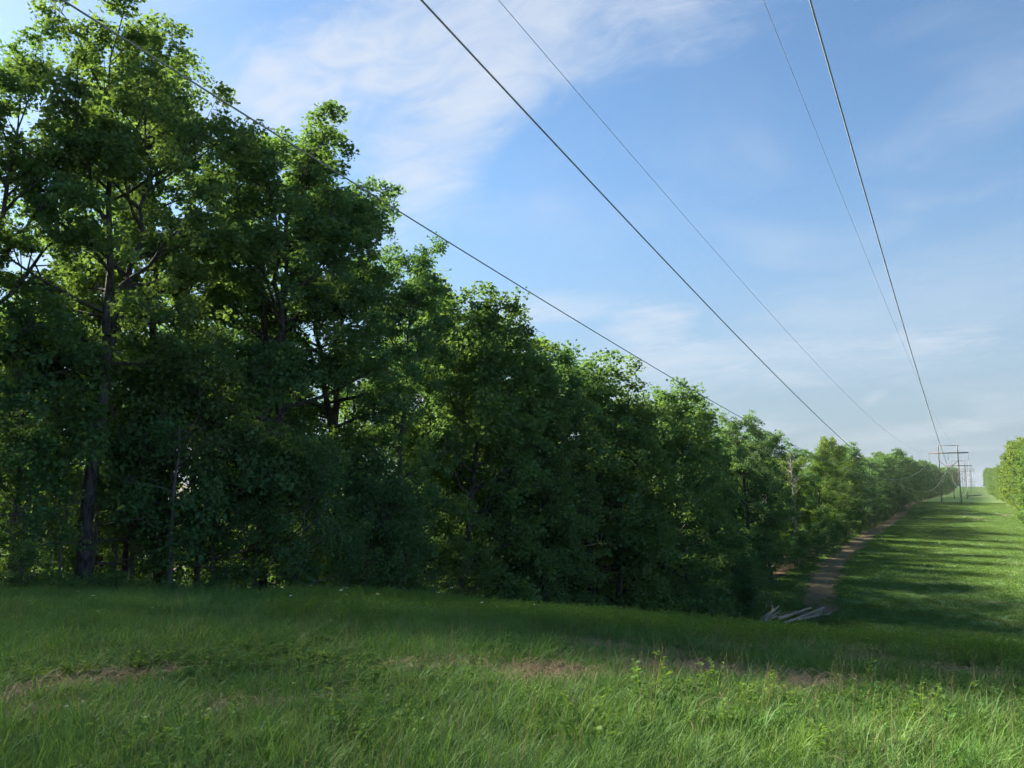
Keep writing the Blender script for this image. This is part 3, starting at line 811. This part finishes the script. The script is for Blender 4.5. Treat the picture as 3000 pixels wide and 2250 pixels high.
# ------------------------------------------------------------------ timber H-frames of the power line
LX = -7.8; HALF = 2.72; PH = 5.55
FR = [(287.0, 18.65), (435.0, 18.4), (702.0, 18.4), (815.0, 18.4), (1290.0, 18.0)]
def h_frame(y, H, label, base_z=None):
    e = bpy.data.objects.new('transmission_frame', None); col.objects.link(e)
    zc = gz(LX, y) if base_z is None else base_z
    e.location = (LX, y, zc)
    tag(e, label, 'power pylon', 'timber frames of the power line')
    for s in (-1, 1):
        dz = gz(LX + s * HALF, y) - zc if base_z is None else 0
        mb = MB(); q = np.linspace(0, 1, 8)
        mb.tube(np.stack([s*HALF + 0*q, 0*q, dz - .3 + q * (H - dz + .3)], 1), .215 - .055 * q, 10)
        link('pole', mb.mesh('pole', [M['pole']]), e)
    za = H - 2.5
    for s in (-1, 1):          # the crossarm is a pair of planks clasping the poles
        mb = MB(); mb.box((0, s * .21, za), (PH + .15, .06, .17)); link('crossarm', mb.mesh('crossarm', [M['arm']], False), e)
    mb = MB(); mb.box((0, .19, H - .12), (HALF + .5, .05, .085)); link('top_tie', mb.mesh('top_tie', [M['arm']], False), e)
    zt, zb = H - 5.0, H - 9.9
    for s in (-1, 1):
        mb = MB(); a = np.array([-s*HALF, s * .24, zt]); b = np.array([s*HALF, s * .24, zb])
        mb.tube(np.stack([a, b]), .095, 6); link('brace', mb.mesh('brace', [M['pole']]), e)
    for x in (-PH, 0, PH):
        mb = MB(); z1 = za - .2; z2 = za - 2.3
        mb.tube(np.array([[x, 0, z1 + .1], [x, 0, z2]]), .022, 6)
        for k in range(11):
            z = z1 - .12 - k * .18
            mb.tube(np.array([[x, 0, z], [x, 0, z - .05], [x, 0, z - .075]]), [.05, .125, .11], 10)
        link('insulator_string', mb.mesh('insulator_string', [M['porcelain']]), e)
    for s in (-1, 1):
        mb = MB(); mb.tube(np.array([[s*HALF, .19, H - .1], [s*HALF, .19, H + .12]]), .03, 6); link('wire_clamp', mb.mesh('wire_clamp', [M['steel']]), e)
        mb = MB(); mb.box((s*HALF, 0, za), (.03, .29, .03)); link('arm_bolt', mb.mesh('arm_bolt', [M['steel']], False), e)
    return zc
names = ['timber H-frame with crossed braces standing on the first grassy crest', 'second timber H-frame, just beyond the one on the first crest',
         'third timber H-frame, small, on the rise towards the skyline', 'fourth timber H-frame, at the skyline behind the third', 'faint farthest timber H-frame, mostly hidden beyond the skyline']
FZ = []
for (yy, H), nm in zip(FR, names):
    bz = None
    if yy > 1000: bz = -12.5
    FZ.append(h_frame(yy, H, nm, bz))

# the wires: the near span is fitted through the photo, at each wire's own distance from the line's axis
wires = [('conductor', -PH, False, [(183, 0), (700, 325), (1227, 655), (2129, 1197), (2292, 1288), (2600, 1408)], 'thick conductor nearest the wood, crossing the tree crowns'),
         ('conductor', 0.0, False, [(1275, 0), (1690, 545), (2130, 990), (2565, 1312)], 'thick middle conductor between the two thin upper wires'),
         ('conductor', PH, False, [(2380, 0), (2535, 600), (2640, 950), (2739, 1225)], 'thick conductor farthest from the wood'),
         ('shield_wire', -HALF, True, [(1468, 0), (1900, 530), (2300, 960), (2671, 1303)], 'thin upper wire nearer the wood'),
         ('shield_wire', HALF, True, [(2237, 0), (2480, 610), (2640, 990), (2753, 1247)], 'thin upper wire farther from the wood')]
for nm, off, thin, pts, label in wires:
    X = LX + off
    def hang(i): return FZ[i] + FR[i][1] + (.12 if thin else -2.5 - 2.3)
    S = []; Hh = []
    for px, py in pts:
        P = on_plane_x(px, py, X)
        S.append(P[1]); Hh.append(P[2])
    S = np.array(S); Hh = np.array(Hh); ye = FR[0][0]; he = hang(0)
    ok = (S > 2) & (S < 280)
    S = S[ok]; Hh = Hh[ok]
    # h = he + b (s-ye) + k (s-ye)^2
    w = 1 / (S + 4)
    A = np.stack([(S - ye), (S - ye)**2], 1) * w[:, None]
    (b, k), *_ = np.linalg.lstsq(A, (Hh - he) * w, rcond=None)
    print(nm, off, 'S', S.round(1), 'H', Hh.round(1), 'fit', (he + b*(S-ye) + k*(S-ye)**2).round(1), 'k', k)
    s = np.concatenate([np.arange(-22, 40, 1.0), np.arange(40, ye + .1, 4.0)]); s[-1] = ye
    P = [np.stack([np.full(len(s), X), s, he + b*(s-ye) + k*(s-ye)**2], 1)]
    for i in range(len(FR) - 1):
        q = np.linspace(0, 1, 26)[1:]; y0, y1 = FR[i][0], FR[i+1][0]
        span = y1 - y0; sag = .00034 * span**2 / 4 * 4 * .25 * 4
        zz = hang(i) + (hang(i+1) - hang(i)) * q - 4 * min(sag, 7.5) * q * (1 - q) * (.55 if thin else 1)
        P.append(np.stack([np.full(len(q), X), y0 + q * span, zz], 1))
    P = np.concatenate(P); mb = MB(); o0 = P[0].copy()
    mb.tube(P - o0, .009 if thin else .0195, 6)
    o = link(nm, mb.mesh(nm, [M['wire']])); o.location = o0
    tag(o, label, 'wire', 'thin upper wires' if thin else 'thick conductors')

# ------------------------------------------------------------------ log pile in the hollow
def log(a, b, r, label, group, bend=.0, lift_a=0., lift_b=0., taper=.8, cut=True):
    pa = hit_beyond(*a, 74); pb = hit_beyond(*b, 74)
    pa = pa + np.array([0, 0, r + lift_a]); pb = pb + np.array([0, 0, r * taper + lift_b])
    q = np.linspace(0, 1, 9); P = pa[None] * (1 - q)[:, None] + pb[None] * q[:, None]
    side = unit(np.cross(pb - pa, [0, 0, 1.0]))
    P += side[None] * (bend * np.sin(q * 3.1))[:, None]; P[1:-1] += rng.normal(size=(7, 3)) * r * .14
    # stay above ground
    P[:, 2] = np.maximum(P[:, 2], ground_z(P[:, 0], P[:, 1]) + r * .75)
    o0 = P[0].copy(); mb = MB(); mb.tube(P - o0, r * (1 - (1 - taper) * q) * (1 + rng.normal(size=9) * .05), 12, False, .04)
    e = link('felled_log', mb.mesh('felled_log', [M['log_bark']])); e.location = o0
    tag(e, label, 'log', group)
    for i, d, rr in ((0, P[0] - P[1], r), (-1, P[-1] - P[-2], r * taper)):
        cb = MB(); d = unit(d); c = P[i] - o0
        cb.tube(np.stack([c - d * .02, c + d * .012]), rr * .93, 12); ce = link('cut_end', cb.mesh('cut_end', [M['log_cut']]), e)
    return e
def zp(x, y): return (2150 + x / 4.9156, 1650 + y / 4.9156)
G1, G2 = 'logs of the smaller stack', 'logs of the larger stack'
log(zp(320, 880), zp(600, 662), .13, 'longest log of the small pale stack, nearest the wood', G1)
log(zp(400, 880), zp(640, 655), .15, 'second log of the small pale stack, with a broken top', G1, lift_b=.12)
log(zp(450, 860), zp(672, 702), .12, 'third log of the small pale stack', G1, lift_a=.1)
log(zp(470, 880), zp(612, 780), .14, 'shortest grey log of the small pale stack', G1)
log(zp(630, 838), zp(1020, 706), .13, 'thin log at the back of the larger stack', G2, lift_a=.25, lift_b=.05)
log(zp(640, 870), zp(1105, 690), .16, 'straight pale log lying on the larger stack', G2, lift_a=.3, lift_b=.18)
log(zp(700, 880), zp(1270, 712), .13, 'half-hidden log in the middle of the larger stack', G2)
log(zp(730, 895), zp(1300, 668), .17, 'thick log with pale sawn end at the front of the larger stack', G2, lift_b=.05)
log(zp(930, 845), zp(1270, 745), .15, 'short dark log across the foot of the larger stack', G2)
log(zp(1020, 805), zp(1395, 738), .13, 'crooked log reaching past the larger stack', G2, bend=.25, taper=.6)
# thin crooked branches thrown round the logs, and fallen branches along the wood edge
def dead_branch(p, az, ln, r, label, group, name='fallen_branch', mat='dead', el=.08):
    q = np.linspace(0, 1, 8); d = np.array([math.cos(az), math.sin(az), 0])
    P = p[None] + d[None] * (q * ln)[:, None]; P[1:, :2] += np.cumsum(rng.normal(size=(7, 2)) * ln * .025, 0)
    P[:, 2] = ground_z(P[:, 0], P[:, 1]) + r + q * el * ln * rng.uniform(.3, 1.4)
    o0 = P[0].copy(); mb = MB(); mb.tube(P - o0, r * (1 - .7 * q), 7, True, .05)
    for k in range(7):
        i = rng.integers(2, 7); v = unit(d + rng.normal(size=3) * np.array([.7, .7, .4]) + np.array([0, 0, .25])); l2 = ln * rng.uniform(.12, .32)
        mb.tube(np.stack([P[i] - o0, P[i] - o0 + v * l2 * .5 + rng.normal(size=3) * .03, P[i] - o0 + v * l2]), [r * .4, r * .28, r * .12], 5, False)
    o = link(name, mb.mesh(name, [M[mat]])); o.location = o0; tag(o, label, 'branch', group)
for k in range(7):
    p = hit_beyond(*zp(rng.uniform(350, 1150), rng.uniform(720, 870)), 74)
    dead_branch(p, rng.uniform(.2, 2.2), rng.uniform(2, 4.5), .05, 'crooked branch lying among the felled logs', 'branches among the felled logs', mat='log_bark', el=.15)
for k in range(14):
    yy = rng.uniform(9, 24); xx = LEFT_EDGE(yy) + rng.uniform(-1.2, .9)
    dead_branch(np.array([float(xx), yy, 0]), rng.uniform(0, 6.28), rng.uniform(1.2, 3.2), .03, 'dead branch lying at the foot of the near wood', 'dead branches at the foot of the near wood', el=.2)
# fallen trunk on the far strip
pf = hit_beyond(2835, 1455, 300); P = np.array([[0, 0, .35], [2.5, .5, .5], [5, .8, .75], [7.2, 1.0, 1.0]])
mb = MB(); mb.tube(P, [.38, .34, .3, .22], 9, True, .06); mb.tube(np.array([[5, .8, .75], [6.2, 1.3, 1.7]]), [.14, .06], 6)
o = link('fallen_tree', mb.mesh('fallen_tree', [M['bark']])); o.location = (pf[0], pf[1], gz(pf[0], pf[1])); tag(o, 'dark fallen trunk lying across the far strip beside the bare earth', 'fallen tree')

# ------------------------------------------------------------------ grass and herbs
def blades(n, rad, hlo, hhi, width, bend, seed, mat, name, segs=3):
    r = np.random.default_rng(seed); V = []; F = []; k = 0
    for i in range(n):
        a = r.uniform(0, 6.28); rr = rad * math.sqrt(r.random()); p = np.array([rr*math.cos(a), rr*math.sin(a), -.02])
        h = r.uniform(hlo, hhi); az = r.uniform(0, 6.28); d = np.array([math.cos(az), math.sin(az), 0]); sv = np.array([-d[1], d[0], 0])
        tw = r.uniform(-.6, .6); sv = sv * math.cos(tw) + d * math.sin(tw) * .8
        bd = bend * r.uniform(.3, 1.6); w = width * r.uniform(.7, 1.3)
        row = []
        for s in range(segs + 1):
            t = s / segs; th = bd * t
            c = p + d * (h * (1 - math.cos(th)) / max(bd, .05) ) + np.array([0, 0, h * math.sin(th) / max(bd, .05)])
            if s < segs:
                ww = w * (1 - .75 * t**1.5); V += [c - sv*ww, c + sv*ww]; row.append((k, k + 1)); k += 2
            else: V.append(c); row.append((k,)); k += 1
        for s in range(segs):
            if s < segs - 1:
                (a0, a1), (b0, b1) = row[s], row[s + 1]; F += [[a0, a1, b1], [a0, b1, b0]]
            else: F.append([row[s][0], row[s][1], row[s + 1][0]])
    return mesh_np(name, np.array(V), np.array(F), None, [mat], None, False)
def herb(seed, h, nl, leaf, mat, name, stems=3, lean=.35, trifol=False):
    r = np.random.default_rng(seed); V = []; F = []; k = 0
    for s in range(stems):
        az = r.uniform(0, 6.28); ln = h * r.uniform(.65, 1.1); d = np.array([math.cos(az)*lean, math.sin(az)*lean, 1]) * ln
        b = np.array([r.normal()*.04, r.normal()*.04, -.02]); w = .0035
        pts = [b, b + d*.5 + np.array([0, 0, .02]), b + d]
        for j in range(2):
            a, c = pts[j], pts[j+1]
            for sv in (np.array([w, 0, 0]), np.array([0, w, 0])):
                V += [a - sv, a + sv, c + sv*.6, c - sv*.6]; F += [[k, k+1, k+2], [k, k+2, k+3]]; k += 4
        for i in range(nl):
            t = .25 + .75 * (i + .5) / nl; c = b + d * t; la = i * 2.4 + r.normal()*.5 + s
            for f_ in range(3 if trifol else 1):
                aa = la + (f_ - 1) * .9 if trifol else la
                el = r.uniform(-.1, .6); sz = leaf * r.uniform(.7, 1.25) * (1.15 - .5 * t)
                ax = np.array([math.cos(aa)*math.cos(el), math.sin(aa)*math.cos(el), math.sin(el)]); sv = np.array([-math.sin(aa), math.cos(aa), r.normal()*.25])
                up = np.cross(ax, sv); off = ax * sz * (.25 if trifol else .12)
                V += [c + off*.2, c + off + ax*sz*.4 + sv*sz*.33 + up*sz*.08, c + off + ax*sz - up*sz*.14, c + off + ax*sz*.4 - sv*sz*.33 + up*sz*.08]
                F += [[k, k+1, k+2], [k, k+2, k+3]]; k += 4
    return mesh_np(name, np.array(V), np.array(F), None, [mat], None, False)
def straw_mat(seed, name, n=26, rad=.16):
    r = np.random.default_rng(seed); V = []; F = []; k = 0
    for i in range(n):
        p = np.array([r.normal()*rad*.6, r.normal()*rad*.6, r.uniform(.0, .035)]); az = r.uniform(0, 6.28); ln = r.uniform(.07, .24)
        d = np.array([math.cos(az), math.sin(az), r.normal()*.10 + .06]); sv = np.array([-d[1], d[0], 0]) * r.uniform(.0016, .0034)
        m_ = p + d*ln*.5 + np.array([0, 0, r.uniform(-.005, .03)]); e = p + d*ln
        V += [p - sv, p + sv, m_ + sv, m_ - sv, e]; F += [[k, k+1, k+2], [k, k+2, k+3], [k+3, k+2, k+4]]; k += 5
    return mesh_np(name, np.array(V), np.array(F), None, [M['straw']], None, False)
def scatter(name, P, rot, scl, idx, meshes, label, cat):
    c = bpy.data.collections.new(name + '_source')
    for i, m_ in enumerate(meshes):
        c.objects.link(bpy.data.objects.new('%s_source_%02d' % (name, i), m_))
    me = bpy.data.meshes.new(name); me.vertices.add(len(P)); me.vertices.foreach_set('co', np.asarray(P, np.float32).ravel())
    for nm, tp, dt, key in (('rot', 'FLOAT_VECTOR', rot, 'vector'), ('scl', 'FLOAT_VECTOR', scl, 'vector'), ('pick', 'INT', idx, 'value')):
        a = me.attributes.new(nm, tp, 'POINT'); a.data.foreach_set(key, np.asarray(dt, np.int32 if tp == 'INT' else np.float32).ravel())
    me.update()
    o = link(name, me); tag(o, label, cat, None, 'stuff')
    ng = bpy.data.node_groups.new(name + '_scatter', 'GeometryNodeTree')
    ng.interface.new_socket('Geometry', in_out='INPUT', socket_type='NodeSocketGeometry')
    ng.interface.new_socket('Geometry', in_out='OUTPUT', socket_type='NodeSocketGeometry')
    gi = ng.nodes.new('NodeGroupInput'); go = ng.nodes.new('NodeGroupOutput')
    iop = ng.nodes.new('GeometryNodeInstanceOnPoints'); ci = ng.nodes.new('GeometryNodeCollectionInfo')
    ci.inputs['Collection'].default_value = c; ci.inputs['Separate Children'].default_value = True; ci.inputs['Reset Children'].default_value = True
    iop.inputs['Pick Instance'].default_value = True
    def attr(nm, dt):
        n = ng.nodes.new('GeometryNodeInputNamedAttribute'); n.data_type = dt; n.inputs['Name'].default_value = nm; return n.outputs['Attribute']
    mp = ng.nodes.new('GeometryNodeMeshToPoints')
    ng.links.new(gi.outputs[0], mp.inputs['Mesh']); ng.links.new(mp.outputs[0], iop.inputs['Points'])
    ng.links.new(ci.outputs[0], iop.inputs['Instance']); ng.links.new(attr('pick', 'INT'), iop.inputs['Instance Index'])
    ng.links.new(attr('rot', 'FLOAT_VECTOR'), iop.inputs['Rotation']); ng.links.new(attr('scl', 'FLOAT_VECTOR'), iop.inputs['Scale'])
    ng.links.new(iop.outputs[0], go.inputs[0])
    md = o.modifiers.new('scatter', 'NODES'); md.node_group = ng
    return o
def polar_points(n, r0, r1, power, a0=-78, a1=18):
    """random ground points round the camera, density falling with distance"""
    u_ = rng.random(n); e = 2 - power
    r_ = (r0**e + u_ * (r1**e - r0**e))**(1 / e)
    a = R(a0) + rng.random(n) * R(a1 - a0)
    return np.sin(a) * r_, np.cos(a) * r_, r_
def put(name, x, y, s, zs, meshes, label, cat, tilt=.12, sink=0.0):
    z = ground_z(x, y) - sink
    n = len(x)
    rot = np.stack([rng.normal(size=n) * tilt, rng.normal(size=n) * tilt, rng.uniform(0, 6.28, n)], 1)
    return scatter(name, np.stack([x, y, z], 1), rot, np.stack([s, s, s * zs], 1), rng.integers(0, len(meshes), n), meshes, label, cat)

G = [blades(30, .13, .12, .34, .0030, .9, 200 + i, M['grass'], 'grass_tuft') for i in range(5)] + \
    [blades(26, .10, .22, .48, .0036, 1.1, 220 + i, M['grass'], 'grass_tuft') for i in range(3)]
x, y, r_ = polar_points(46000, 2.0, 31, 1.25)
keep = (x > LEFT_EDGE(y) - 2.0)
sm = straw_mask(x, y)
keep &= rng.random(len(x)) > sm * .95
x, y, r_, sm = x[keep], y[keep], r_[keep], sm[keep]
hgt = .72 + .75 * fbm(x / 1.6 + 5, y / 1.6 + 2, 3)
band = 1 - .40 * np.exp(-((r_ - 8.3) / 1.3)**2)          # the mown, trodden band
s = (.8 + .045 * r_) * rng.uniform(.75, 1.25, len(x))
put('meadow_grass', x, y, s, hgt * band * (1 - .6 * sm) * (.60 - .004 * r_), G, 'long green grass covering the near rise', 'grass')

SM = [straw_mat(300 + i, 'straw_tuft') for i in range(4)]
x, y, r_ = polar_points(30000, 3.0, 15, 1.0)
keep = rng.random(len(x)) < straw_mask(x, y) * .9 + .03
x, y, r_ = x[keep], y[keep], r_[keep]
ST = [blades(4, .10, .35, .62, .0016, .35, 330 + i, M['straw'], 'seed_stalk', 4) for i in range(3)]
put('dry_grass', x, y, rng.uniform(.9, 1.7, len(x)), np.ones(len(x)), SM, 'flattened dry straw lying in mats on the near rise', 'dry grass', .08)

x2, y2, r2 = polar_points(1500, 2.6, 20, 1.3)
kp = x2 > LEFT_EDGE(y2) + .5
put('dry_stalks', x2[kp], y2[kp], rng.uniform(.7, 1.2, kp.sum()), np.ones(kp.sum()), ST, 'thin dry stalks standing up through the near grass', 'dry grass', .15)
W = [herb(400 + i, .17, 7, .045, M['weed'], 'clover_tuft', 5, .5, True) for i in range(4)]
x, y, r_ = polar_points(22000, 2.2, 26, 1.5)
pat = fbm(x / 1.9 + 70, y / 1.9 + 20, 3)
keep = (rng.random(len(x)) < sstep(.42, .66, pat) * .8) & (x > LEFT_EDGE(y) + .3) & (rng.random(len(x)) > straw_mask(x, y))
x, y, r_ = x[keep], y[keep], r_[keep]
put('clover', x, y, (.85 + .02 * r_) * rng.uniform(.7, 1.3, len(x)), np.ones(len(x)), W, 'leafy clover and low herbs growing through the grass of the near rise', 'ground cover')

WY = [herb(450 + i, .34, 9, .040, M['weed_yel'], 'crest_herb', 5, .28) for i in range(4)]
x, y, r_ = polar_points(15000, 10.5, 25, .8, -48, 14)
keep = (rng.random(len(x)) < sstep(.30, .55, fbm(x / 2.2 + 7, y / 2.2 + 50, 3)) * sstep(11, 15, r_)) & (x > LEFT_EDGE(y) + 4)
x, y, r_ = x[keep], y[keep], r_[keep]
put('crest_herbs', x, y, rng.uniform(.8, 1.5, len(x)), np.ones(len(x)), WY, 'yellow-green leafy herbs along the brow of the near rise', 'ground cover')

# short grass on the far slope
GF = [blades(34, .45, .10, .26, .016, .8, 500 + i, M['grass_far'], 'slope_tuft', 2) for i in range(4)]
n = 30000
y = 72 + (300 - 72) * rng.random(n)**1.35; x = LEFT_EDGE(y) + rng.random(n) * (RIGHT_EDGE(y) + 4 - LEFT_EDGE(y))
tcx = pchip([80, 95, 110, 150, 220, 290, 305], [-15.0, -16.6, -18.0, -19.6, -19.8, -18.9, -17.8])(y)
keep = ((np.abs(x - tcx) > rng.uniform(.9, 2.4, n)) | (y < 96)) & (rng.random(n) > far_bare(x, y) * .85)
x, y = x[keep], y[keep]
put('slope_grass', x, y, rng.uniform(.7, 1.5, len(x)), .5 + 1.1 * fbm(x / 5., y / 5., 3), GF, 'short grass on the far slope of the cleared strip', 'grass')
# forest-floor edge growth: rough weeds along the foot of the near wood
WE = [herb(550 + i, .42, 9, .085, M['leaf_low'], 'edge_weed', 5, .4) for i in range(3)]
n = 3200; y = rng.uniform(4, 40, n); x = LEFT_EDGE(y) + rng.normal(size=n) * 1.2 - .1
put('edge_weeds', x, y, rng.uniform(.5, 2.1, n), np.ones(n), WE, 'rough leafy weeds along the foot of the near wood', 'ground cover')

# single broad-leaved weeds that stand out in the near grass
BW = [herb(600 + i, .26, 12, .050, M['weed'], 'broadleaf_weed', 4, .4) for i in range(3)] + [herb(620 + i, .28, 13, .042, M['weed_yel'], 'broadleaf_weed', 4, .35) for i in range(3)]
weed_px = [(520, 2205), (560, 2170), (590, 2230), (790, 2215), (960, 2190), (985, 2230), (1010, 2160), (1130, 2180), (1180, 2205), (1215, 2170), (340, 2232), (410, 2225),
           (1600, 2160), (1640, 2200), (1690, 2120), (1590, 2090), (1900, 2065), (1960, 2050), (2010, 2040), (2095, 2010), (2180, 2075), (2260, 2050), (2330, 2110), (2420, 2080),
           (2500, 2020), (2560, 2160), (2620, 2140), (2690, 2130), (2740, 2150), (2600, 2230), (2480, 2200), (2130, 2140), (1850, 2150), (1760, 2200), (720, 2150), (1330, 2230), (2860, 2080), (2380, 2240)]
for i, (px, py) in enumerate(weed_px):
    p = hit(px, min(py + 25, 2249)); o = link('leafy_weed', BW[(i * 5) % 6]); o.location = p; o.rotation_euler = (rng.normal()*.1, rng.normal()*.1, rng.uniform(0, 6.28))
    s = rng.uniform(1.05, 1.6); o.scale = (s, s, s)
    tag(o, 'broad-leaved weed standing in the nearest grass', 'weed', 'broad-leaved weeds in the nearest grass')
# daisies
def daisy():
    mb = MB(); mb.tube(np.array([[0, 0, -.02], [.01, 0, .2], [.02, .01, .40]]), [.003, .0025, .002], 5)
    st = mb.mesh('daisy_stem', [M['grass']])
    V = []; F = []; k = 0
    for i in range(14):
        a = i / 14 * 6.283; d = np.array([math.cos(a), math.sin(a), .15]); sv = np.array([-d[1], d[0], 0]) * .006
        c = np.array([.02, .01, .40])
        V += [c + d*.008 - sv*.5, c + d*.008 + sv*.5, c + d*.030 + sv, c + d*.030 - sv]; F += [[k, k+1, k+2], [k, k+2, k+3]]; k += 4
    pe = mesh_np('daisy_petals', np.array(V), np.array(F), None, [M['petal']])
    mb = MB(); mb.tube(np.array([[.02, .01, .398], [.02, .01, .408], [.02, .01, .412]]), [.009, .010, .004], 8)
    return st, pe, mb.mesh('daisy_disc', [M['yellow']])
DS = daisy()
dz = [(228, 1784), (265, 1797), (274, 1842), (421, 1836), (862, 1783), (890, 1774), (990, 1793), (1003, 1776), (1014, 1776), (1014, 1779), (1098, 1800), (954, 1880), (1330, 1778),
      (1328, 1772), (1300, 1779), (1290, 1786), (1240, 1750), (1420, 1800), (1415, 1815), (1450, 1810), (1460, 1820), (1405, 1765), (858, 2068), (195, 2123), (1560, 1815)]
for px, py in dz:
    p = hit(px, py + 14)
    if p is None or np.hypot(p[0], p[1]) > 40: continue
    e = bpy.data.objects.new('daisy', None); col.objects.link(e); e.location = p; e.rotation_euler = (rng.normal()*.15, rng.normal()*.15, rng.uniform(0, 6.28))
    s = float(np.clip(np.hypot(p[0], p[1]) / 15, .5, 1.35)) * rng.uniform(.85, 1.15); e.scale = (s, s, s); e.empty_display_size = .05
    tag(e, 'small white daisy standing in the grass of the near rise', 'daisy', 'white daisies in the near grass')
    link('stem', DS[0], e); link('petals', DS[1], e); link('flower_disc', DS[2], e)


# ------------------------------------------------------------------ the air: thin haze round the whole place
mb = MB(); mb.box((-100, 900, -18.5), (900, 1500, 43.5))
m, nt = new_mat('haze')
pv = N(nt, 'ShaderNodeVolumePrincipled'); pv.inputs['Color'].default_value = (.86, .93, 1, 1); pv.inputs['Density'].default_value = .00007; pv.inputs['Anisotropy'].default_value = .3
o_ = N(nt, 'ShaderNodeOutputMaterial'); L(nt, pv.outputs[0], o_.inputs['Volume'])
hz = link('haze', mb.mesh('haze', [m], False)); tag(hz, 'thin evening haze hanging over the whole clearing', 'haze', None, 'stuff')
